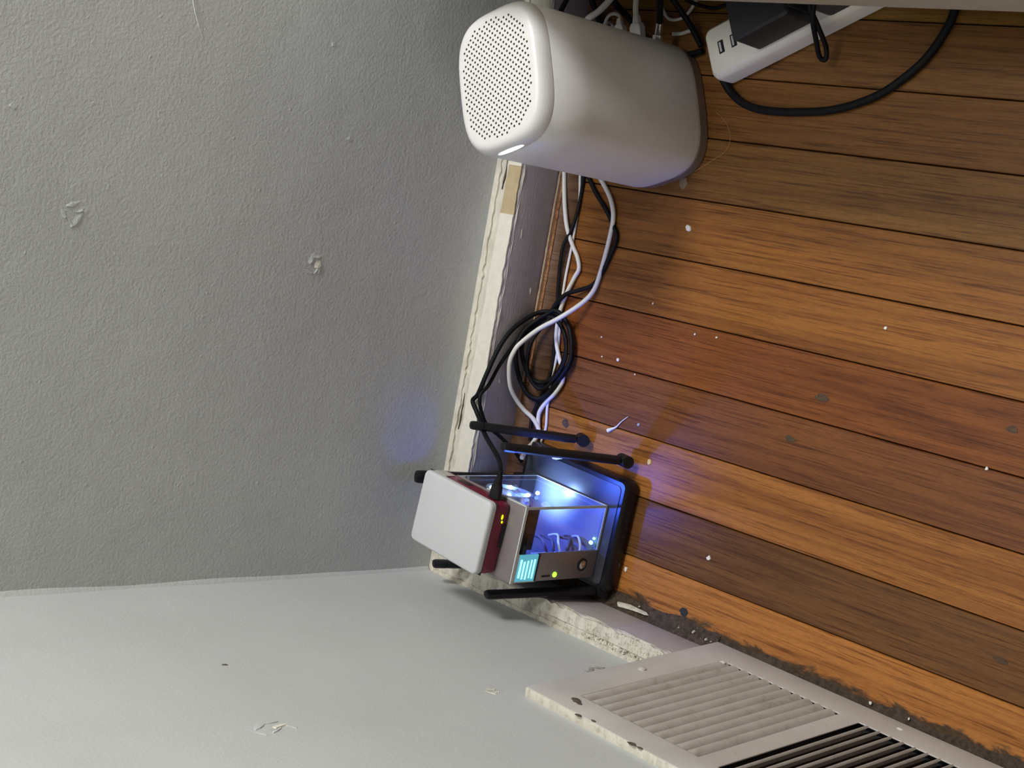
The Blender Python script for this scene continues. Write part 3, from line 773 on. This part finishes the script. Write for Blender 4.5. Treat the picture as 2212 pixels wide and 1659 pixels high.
pbox('card_notch', (-8, 14, -PY+0.2, -PY+3, 1.2, 5.5), M_CHIP, red)
pbox('side_port', (PX-2, PX-0.2, 0, 16, 6, 12), M_CHIP, red)
for (a, b, c_, d_) in ((19, 24, 7.4, 9.4), (15.5, 18, 6.6, 8.2)):
    mm_ = MB(); n = 14
    mm_.rings([[tuple(PM @ Vector(((a+b)/2+(b-a)/2*math.cos(2*math.pi*i/n), -PY+0.8-0*dd, (c_+d_)/2+(d_-c_)/2*math.sin(2*math.pi*i/n)-0)) - 0*Vector((0, 0, 0))) for i in range(n)] for dd in (0,)]+[[tuple(PM @ Vector(((a+b)/2+(b-a)/2*0.9*math.cos(2*math.pi*i/n), -PY-0.1, (c_+d_)/2+(d_-c_)/2*0.9*math.sin(2*math.pi*i/n)))) for i in range(n)]])
    mm_.build('status_light', M_LEDY, red, smooth=True)
for (fx, fy) in ((-26, -38), (26, -38), (-26, 38), (26, 38)):
    m = MB(); m.lathe(PM @ Vector((fx, fy, 0)), [(4, 0.1), (4.2, 0.8), (3.8, 1.4)], 12); m.build('rubber_foot', M_CHIP, red)

# ================================================================== CABLES
def cable(name, pts, r, mat, label, flat=1.0, n=10):
    o = tube(name, pts, r, mat, None, n=n, flat=flat); return tag(o, label, 'cable')
cable('ethernet_cable', [(440,-66,4),(428,-75,4),(420,-86,4),(404,-102,4),(387,-110,4),(364,-110,4),(336,-107,4),(314,-103,5),(299,-95,10),(281,-79,20),(266,-62,29),(251,-55,42),(241,-51,47),(226,-46,46),(204,-43,37),(190,-43,25),(180,-47,15),(173,-56,9),(162,-64,6),(150,-66,14),(146,-72,26),(138,-80,40)], 2.3, M_CAWH, 'thick white cable looping outermost across the floor to the corner stack')
cable('white_cable', [(452,-38,17),(437,-40,16),(422,-43,14),(396,-48,12),(370,-54,8),(352,-63,4),(342,-71,3),(331,-76,3),(321,-72,3),(301,-65,4),(287,-62,4),(277,-61,4),(258,-63,4),(241,-71,4),(228,-80,4),(217,-82,4),(204,-75,4),(194,-66,4),(183,-60,5),(175,-59,5),(160,-62,5),(146,-58,6)], 2.2, M_CAWH, 'white cable lying along the shoe moulding with a kink midway')
cable('thin_white_cord', [(450,-54,6),(435,-55,5),(421,-56,4),(398,-59,2),(377,-59.5,2),(357,-60,2),(338,-59.5,2),(319,-59,2),(296,-60,2),(272,-63,2),(249,-66,2),(230,-66,2),(218,-64,2),(201,-66,2),(187,-66,2),(166,-69,2),(150,-66,3)], 1.4, M_CAWH, 'thinnest white cord running straight along the foot of the baseboard')
cable('black_cable', [(440,-50,4),(429,-58,3),(421,-67,3),(406,-82,3),(392,-99,3),(378,-112,3),(369,-118,3),(355,-116,3),(331,-107,3),(318,-99,4),(311,-86,6),(304,-71,9),(293,-60,9),(284,-55,9),(274,-50,11)], 2.2, M_CABK, 'black cord beside the outermost white cable, ending in the black coil')
cable('thin_black_cord', [(440,-60,4),(426,-60,3),(413,-60,2.5),(389,-60,2.5),(368,-59,5.5),(351,-55,9),(332,-54,8),(309,-55,6),(281,-58,4),(253,-62,4),(225,-64,4),(199,-58,5),(174,-53,8),(150,-56,8)], 1.8, M_CABK, 'thin black cord tucked against the shoe moulding under the white ones')
# black power lead with a coil, rising to the plug on the mini computer
def loop(pts, dz): return [(x, y, z+dz) for x, y, z in pts]
LA = [(283,-57,9),(279,-71,6),(267,-83,6),(251,-89,6),(235,-89,6),(216,-78,6),(199,-66,6),(193,-57,9),(197,-48,16),(212,-41,24),(233,-40,33),(247,-40,33),(261,-41,25),(274,-48,15)]
LB_ = [(278,-56,10),(275,-67,8),(263,-79,8),(248,-84,8),(231,-81,8),(217,-71,8),(211,-58,9),(214,-49,15),(227,-41,20),(241,-40.5,26),(253,-40.5,25),(265,-43,18)]
TAIL = [(283,-56,9),(280,-45,17),(269,-40.5,33),(255,-40,49),(236,-39.6,60),(212,-40.5,70),(192,-35,71),(184,-29,71),(176,-37,72),(169.1,-46.2,74),(160,-80,95),(150,-127,120),(142.6,-151,137),(135,-156,143),(129,-156.4,144.8)]
pwc = empty('power_lead', (0, 0, 0)); tag(pwc, 'coiled black power lead plugged into the mini computer', 'cable')
tube('lead', LA+loop(LB_, 1.0)+loop([(x+1.5, y-1.5, z) for x, y, z in LA], 2.5)+loop(TAIL, 0), 2.3, M_CABK, pwc, sub=6)
m = MB(); pd = (PM.to_3x3() @ Vector((-1, 0, 0))).normalized()
def plug_sec(c, a, b): 
    s_ = Vector((0, 0, 1)); t_ = pd.cross(s_)
    return [c+t_*x*a/2+s_*y*b/2 for x, y in ((1, .5), (.6, 1), (-.6, 1), (-1, .5), (-1, -.5), (-.6, -1), (.6, -1), (1, -.5))]
pcn = PM @ Vector((PX+0.2, -35, 11))
m.rings([plug_sec(pcn+pd*(-22), 4.5, 4.5), plug_sec(pcn+pd*(-14), 7, 6), plug_sec(pcn+pd*(-11), 11, 8), plug_sec(pcn+pd*(-0.2), 12, 8)])
pg = m.build('plug', M_BLACK, pwc, smooth=True, auto=40)
for k in range(4):
    m = MB(); c = pcn+pd*(-21+k*2.2); s0 = 5.2+k*0.7; m.rings([plug_sec(c, s0, s0), plug_sec(c+pd*1.0, s0+0.2, s0+0.2)]); m.build('strain_relief_rib', M_BLACK, pg)
tube('lead_end', [(129,-156.4,144.8), tuple(pcn+pd*(-26)), tuple(pcn+pd*(-20))], 2.0, M_CABK, pwc, sub=4)
TAIL2 = [(283,-58,8),(273,-48,15),(260,-41,26),(245,-40,38),(223,-39.6,53),(203,-39.8,63),(193,-40,72),(184,-40.5,72),(172,-40,65),(162,-42,58),(152,-46,42),(140,-52,26),(128,-56,14)]
cable('router_power_lead', loop([(262,-84,11),(240,-88,11),(214,-74,11),(205,-60,12),(220,-48,20),(250,-48,22)], 1)+TAIL2, 1.9, M_CABK, 'black lead leaving the coil along the ledge down to the antenna router')
m = MB(); m.rings([[(148, -102, 20.5), (152, -112, 20.5), (146, -116, 20.5), (143, -108, 20.5)], [(147, -104, 24), (150, -112, 25), (146, -114, 24), (144, -108, 26)]])
tag(m.build('paper_scrap', M_WHITEP), 'tiny torn white paper scrap on the black router between antennas', 'scrap')

# ---- cables behind the tower
cable('coax_cable', [(606,-182,80),(596,-176,70),(586,-168,58),(577,-158,44),(571,-150,33)], 3.4, M_CABK, 'thick black coaxial cable with a shiny metal connector behind the tower')
cx = bpy.data.objects['coax_cable']
# re-root the coax as a thing with parts
cx.name = 'jacket'; cxe = empty('coax_cable', (0, 0, 0)); tag(cxe, 'thick black coaxial cable with a shiny metal connector behind the tower', 'cable'); cx.parent = cxe
for k_ in ('label', 'category'): del cx[k_]
MB().cyl((560, -147, 29), (552, -146, 27), 4.6, 4.6, 6).build('connector_nut', M_CHROME, cxe)
MB().cyl((571.5, -150.5, 33.5), (560, -147, 29), 3.4, 3.4, 14).build('collar', M_CHROME, cxe, smooth=True)
def plugged(name, plug_c, plug_d, size, pts, r, mat, label):
    e_ = empty(name, (0, 0, 0)); tag(e_, label, 'cable')
    c = Vector(plug_c); d = Vector(plug_d).normalized(); s_ = Vector((0, 0, 1)); s_ = (s_-d*s_.dot(d)).normalized(); t_ = d.cross(s_)
    def sec(t, a, b): return [c+d*t+t_*x*a/2+s_*y*b/2 for x, y in ((1, .7), (.7, 1), (-.7, 1), (-1, .7), (-1, -.7), (-.7, -1), (.7, -1), (1, -.7))]
    a, b, L = size
    mm_ = MB(); mm_.rings([sec(0, a, b), sec(L*0.55, a, b), sec(L*0.7, a*0.75, b*0.85), sec(L*0.72, a*0.6, b*0.6), sec(L, a*0.42, b*0.5)])
    mm_.build('plug', mat, e_, smooth=True, auto=40)
    tube('jacket', [tuple(c+d*(L*0.85))]+pts, r, mat, e_)
    return e_
plugged('white_network_cable', (552,-125,30), (0.95, 0.10, 0.25), (13, 10, 25), [(580,-122,38),(590,-122,40),(602,-126,44)], 2.7, M_CAWH, 'white network cable with boxy plug, middle of the tower rear')
plugged('white_network_cable', (553,-104,32), (0.93, 0.20, 0.10), (11, 9, 20), [(575,-98,33),(577,-91,34),(574,-80,30),(564,-70,22),(553,-66,12)], 1.7, M_CAWH, 'white cable with a ribbed plug bending over behind the tower')
plugged('white_power_cable', (548,-66,48), (0.90, -0.35, 0.05), (11, 11, 18), [(568,-74,50),(577,-88,50),(590,-103,52),(604,-114,54)], 3.2, M_CAWH, 'thickest white cable leaving the top of the tower rear')
cable('white_loop_cord', [(552,-84,40),(562,-82,36),(570,-78,24),(566,-72,10),(552,-70,4)], 1.5, M_CAWH, 'small white cord hanging below the thickest white cable')
cable('black_rear_cord', [(546,-62,72),(556,-58,74),(570,-58,72),(584,-62,70),(600,-66,70)], 2.6, M_CABK, 'black cord arching nearest the back wall behind the tower')
cable('black_upright_cord', [(602,-46,30),(590,-48,22),(578,-50,14),(566,-56,6),(552,-66,4)], 3.0, M_CABK, 'black cord dropping between white cables behind the tower')
cable('black_drop_cord', [(604,-78,36),(590,-82,28),(578,-92,16),(566,-104,8),(556,-118,5),(548,-136,5),(544,-150,5),(548,-170,5),(552,-184,5)], 3.0, M_CABK, 'black cord curving past the coaxial connector to the power strip')
cable('flat_black_cord', [(606,-150,40),(592,-158,28),(576,-168,14),(564,-176,8),(556,-182,6)], 2.8, M_CABK, 'black cord slanting down onto the end of the white power strip')
cable('white_floor_cord', [(600,-118,5),(588,-124,3),(580,-134,3),(580,-146,3),(586,-156,3),(598,-166,6)], 1.6, M_CAWH, 'white cord curling on the floor beneath the coaxial cable')
cable('white_stub_cord', [(566,-142,2.5),(567,-152,2.5),(570,-162,2.5),(571,-168,2.5)], 1.9, M_CAWH, 'short white cord end on the floor beside the power strip')
cable('black_far_cord', [(596,-160,14),(592,-176,12),(590,-196,12),(596,-214,14)], 1.8, M_CABK, 'thin black cord in the gap beneath the beige cabinet edge')

# ================================================================== POWER STRIP AND ADAPTERS
ps = empty('power_strip', (0, 0, 0)); tag(ps, 'white power strip with usb sockets lying on the floor', 'power strip')
PSA = math.atan2(-124, 63.5)     # long axis direction
PSM = Matrix.Translation((545, -210, 0)) @ Matrix.Rotation(PSA, 4, 'Z')
# local x = along the strip, local y = across (towards the back wall side)
m = MB(); LEN = 205
def ps_ring(ix, iy, z, r): 
    pts = rr_ring(LEN/2-ix, 25-iy, r, z); return [tuple(PSM @ Vector((p[0]+LEN/2-2, p[1], p[2]))) for p in pts]
m.rings([ps_ring(2, 2, 0.6, 7), ps_ring(0.2, 0.2, 3, 8), ps_ring(0, 0, 20, 8), ps_ring(1, 1, 24.5, 8), ps_ring(4, 4, 28, 6)])
m.build('housing', plain('strip_white_plastic', srgb(236, 232, 224), 0.45, var=0.03), ps, smooth=True, auto=30)
for k, x0 in enumerate((13, 27)):
    yy = 1; x1 = x0+6.0
    f_ = MB().quad_box(x0, x1, yy-6, yy+6, 27.6, 28.3, PSM).build('usb_port', M_CHIP, ps)
    MB().quad_box(x0+1.4, x1-2.6, yy-4.6, yy+4.6, 28.2, 28.6, PSM).build('contact_tongue', M_PIW, f_)
# big black adapter, plugged in on top
ad = empty('power_adapter', (0, 0, 0)); tag(ad, 'large black power adapter plugged into the white strip', 'power adapter')
m = MB(); AM = PSM @ Matrix.Translation((83, 2, 28.2))
m.rings([[tuple(AM @ Vector(p)) for p in rr_ring(hx, hy, r, z)] for hx, hy, r, z in ((29, 21, 3, 0), (30, 22, 4, 2), (29.5, 21.5, 4, 36), (27.5, 19.5, 3, 38.5))])
m.build('housing', plain('matt_black_plastic', srgb(38, 39, 42), 0.55, var=0.08), ad, smooth=True, auto=35)
MB().quad_box(30.2, 31.2, -16, 20, 6, 36, AM).build('seam_band', M_GREYP, ad)
MB().quad_box(31.2, 38, -12, 20, 2, 30, AM).build('lead_block', M_BLACK, ad, bevel=1.5)
gp = empty('grey_plug', (0, 0, 0)); tag(gp, 'grey rounded plug beside the big black adapter on the strip', 'plug')
GM = PSM @ Matrix.Translation((142, -3, 28.2))
m = MB(); m.rings([[tuple(GM @ Vector(p)) for p in rr_ring(hx, hy, r, z)] for hx, hy, r, z in ((18, 19, 8, 0), (18, 19, 8, 14), (15, 15, 7, 26), (9, 9, 5, 29))])
m.build('housing', M_GREYP, gp, smooth=True, auto=40)
pts = [(-24+x, y, z) for x, y, z in ((20, 6, 22), (10, -12, 27), (4, -26, 12), (-4, -38, -8), (-10, -46, -14), (-14, -43, -12), (-6, -34, 2), (8, -20, 22), (26, 6, 26), (40, 20, 20))]
tube('cord_loop', [tuple(GM @ Vector(p)) for p in pts], 2.2, M_CABK, gp)
pcd = tube('floor_cord', [(534,-212,10),(525,-217,6),(516,-226,4),(508,-241,4),(504,-261,4),(504,-291,4),(508,-330,4),(515,-357,4),(526,-382,4),(540,-401,4),(558,-419,4),(580,-431,4),(598,-436,4),(640,-440,4),(700,-430,4)], 3.6, M_CABK, None, n=14)
tag(pcd, 'long black power cord sweeping in an arc over the bare floor', 'cable')

# ================================================================== BEIGE CABINET (only its lower edge is in view)
cb = empty('low_cabinet', (900, -700, 0)); tag(cb, 'beige low cabinet overhanging the floor at the edge of view', 'cabinet')
cbx0, cbx1, cby0, cby1 = 579-900, 1250-900, -1250+700, -30+700
m = MB(); P_ = []
for (x, z) in ((cbx0+3, 100), (cbx0+0.8, 101), (cbx0, 104), (cbx0, 264), (cbx0+4, 268), (cbx1, 268), (cbx1, 100)): P_.append((x, z))
m.rings([[(x, y, z) for x, z in P_] for y in (cby0, cby1)]); m.build('carcass', M_BEIGE, cb, smooth=True, auto=40)
box('top_board', (cbx0-4, cbx1+4, cby0-4, cby1+4, 268, 282), M_BEIGE, cb, bevel=2)  # unseen top, height set to keep lamp light off the tower front
for (x, y) in ((cbx0+60, cby0+40), (cbx1-40, cby0+40), (cbx0+60, cby1-40), (cbx1-40, cby1-40)):
    MB().cyl((x, y, 0), (x, y, 100), 14, 20, 16).build('leg', M_BEIGE, cb, smooth=True)

# ================================================================== LITTER ON THE FLOOR
random.seed(11)
M_FLK = plain('white_paint_flake', srgb(226, 222, 214), 0.6, var=0.05)
M_FLKY = plain('yellow_crumb', srgb(206, 176, 96), 0.6, var=0.1)
M_FLKG = plain('grey_crumb', srgb(150, 160, 164), 0.6, var=0.1)
def flake(x, y, s, mat, label, grp='paint flakes on the floor', el=1.0, rot=0.0):
    mm_ = MB(); n = 7; r0 = []; r1 = []
    for i in range(n):
        a = 2*math.pi*i/n; j = random.uniform(0.6, 1.1)*s
        px, py = j*math.cos(a)*el, j*math.sin(a)
        px, py = px*math.cos(rot)-py*math.sin(rot), px*math.sin(rot)+py*math.cos(rot)
        r0.append((px, py, 0.0)); r1.append((px*0.8, py*0.8, s*0.35))
    mm_.rings([r0, r1]); o = mm_.build('paint_flake', mat); o.location = (x*MM, y*MM, 0.15*MM)
    return tag(o, label, 'flake', grp)
flake(389.4, -202.4, 3.2, M_FLK, 'largest white paint flake on the floor near the tower', el=1.5, rot=0.8)
flake(335.9, -430.4, 2.0, M_FLK, 'white flake alone on the wide bare floor')
flake(98.6, -298, 2.8, M_FLK, 'white flake on the dark board by the vent register')
flake(59.2, -204.7, 2.6, M_FLK, 'white flake on the orange board beside the corner stack', el=1.5)
flake(166.1, -208.7, 2.8, M_FLKY, 'yellow crumb on the floor beside the black router', el=1.3)
flake(252.6, -146.3, 2.0, M_FLK, 'white flake on the floor beside the black cable coil')
flake(197.5, -186.7, 2.0, M_FLKG, 'grey crumb beside the lint tuft')
flake(244.9, -544.7, 1.8, M_FLK, 'pale speck of paint farthest out on the floor')
for (x, y, s) in ((295.8, -259, 1.4), (243, -170.6, 1.2), (270, -119.6, 1.2), (313.4, -176.5, 1.2), (251.6, -124.8, 1.1), (294, -233.6, 1.4)):
    flake(x, y, s, M_FLK, 'tiny pale speck on the middle floor boards', 'tiny specks on the middle boards')
for (x, y, s) in ((31.5, -489.6, 1.8), (31.7, -526.3, 1.3)):
    o = flake(x, y, s, M_FLK, 'white speck in the dirt under the vent register', 'specks under the register'); o.location.z = 3.0*MM
tag(tube('lint_thread', [(183.2,-150.9,1),(186,-156,1.5),(189.1,-160.5,1),(195.9,-166.2,1.2),(202,-172.6,0.8)], lambda t: 1.9*(1-t)**2+0.35, M_FLK, n=6), 'pale lint tuft with a thread tail near the antennas', 'lint')
tag(tube('hair', [(497.6,-210.5,0.5),(489.3,-223.4,0.6),(477.3,-231.2,0.5),(464.4,-229.5,0.6),(454.6,-216.6,0.5),(441.8,-197.4,0.5)], 0.18, plain('pale_hair', srgb(190, 150, 90), 0.5), n=5), 'single curved pale hair on the floor below the tower', 'hair')
# stains that sit on the boards (dried glue, tape residue, nail hole)
def stain(x, y, a, b, mat, nm):
    mm_ = MB(); n = 12; r0 = []; 
    for i in range(n):
        t = 2*math.pi*i/n; j = random.uniform(0.75, 1.1); r0.append((x+a*j*math.cos(t), y+b*j*math.sin(t)))
    mm_.rings([[(p, q, -0.4) for p, q in r0], [(p, q, 0.16) for p, q in r0]]); return mm_.build(nm, mat, fl)
M_ST = plain('dark_residue', srgb(74, 54, 34), 0.7, var=0.45, scale=420)
stain(266.2, -383.2, 3.6, 7.5, M_ST, 'dark_stain'); stain(224.5, -358.9, 3, 6, M_ST, 'dark_stain'); stain(279.5, -558.5, 3, 6, M_ST, 'dark_stain')
stain(176.7, -92.7, 4.5, 5, M_ST, 'dark_stain'); stain(41.7, -281.4, 4.2, 5, M_DARK, 'nail_hole')
stain(103, -590, 2.0, 7, M_ST, 'dark_stain'); stain(429.7, -186.2, 6, 5, plain('tape_residue', srgb(140, 120, 92), 0.5, var=0.1), 'tape_residue')
# crumbs of plaster where the left ledge breaks up
random.seed(21)
mb = MB()
for k in range(420):
    y = -random.triangular(195, 336, 320); x = random.uniform(1, 21); s = random.uniform(0.5, 2.4)*(0.5+0.6*(-y-195)/140)
    z = LZ+0.5
    if random.random() < 0.03: x = random.uniform(24, 34); z = 5; s *= 0.7
    n = 5; a0 = random.random()*6
    r0 = [(x+s*random.uniform(.6, 1.1)*math.cos(a0+2*math.pi*i/n), y+s*random.uniform(.6, 1.1)*math.sin(a0+2*math.pi*i/n), z-0.6) for i in range(n)]
    r1 = [(x+(p-x)*0.6, y+(q-y)*0.6, z+s*0.6) for p, q, _ in r0]
    mb.rings([r0, r1])
o = mb.build('plaster_crumbs', M_CREAM_D); tag(o, 'crumbs of broken plaster on the ledge beside the register', 'crumbs', kind='stuff')
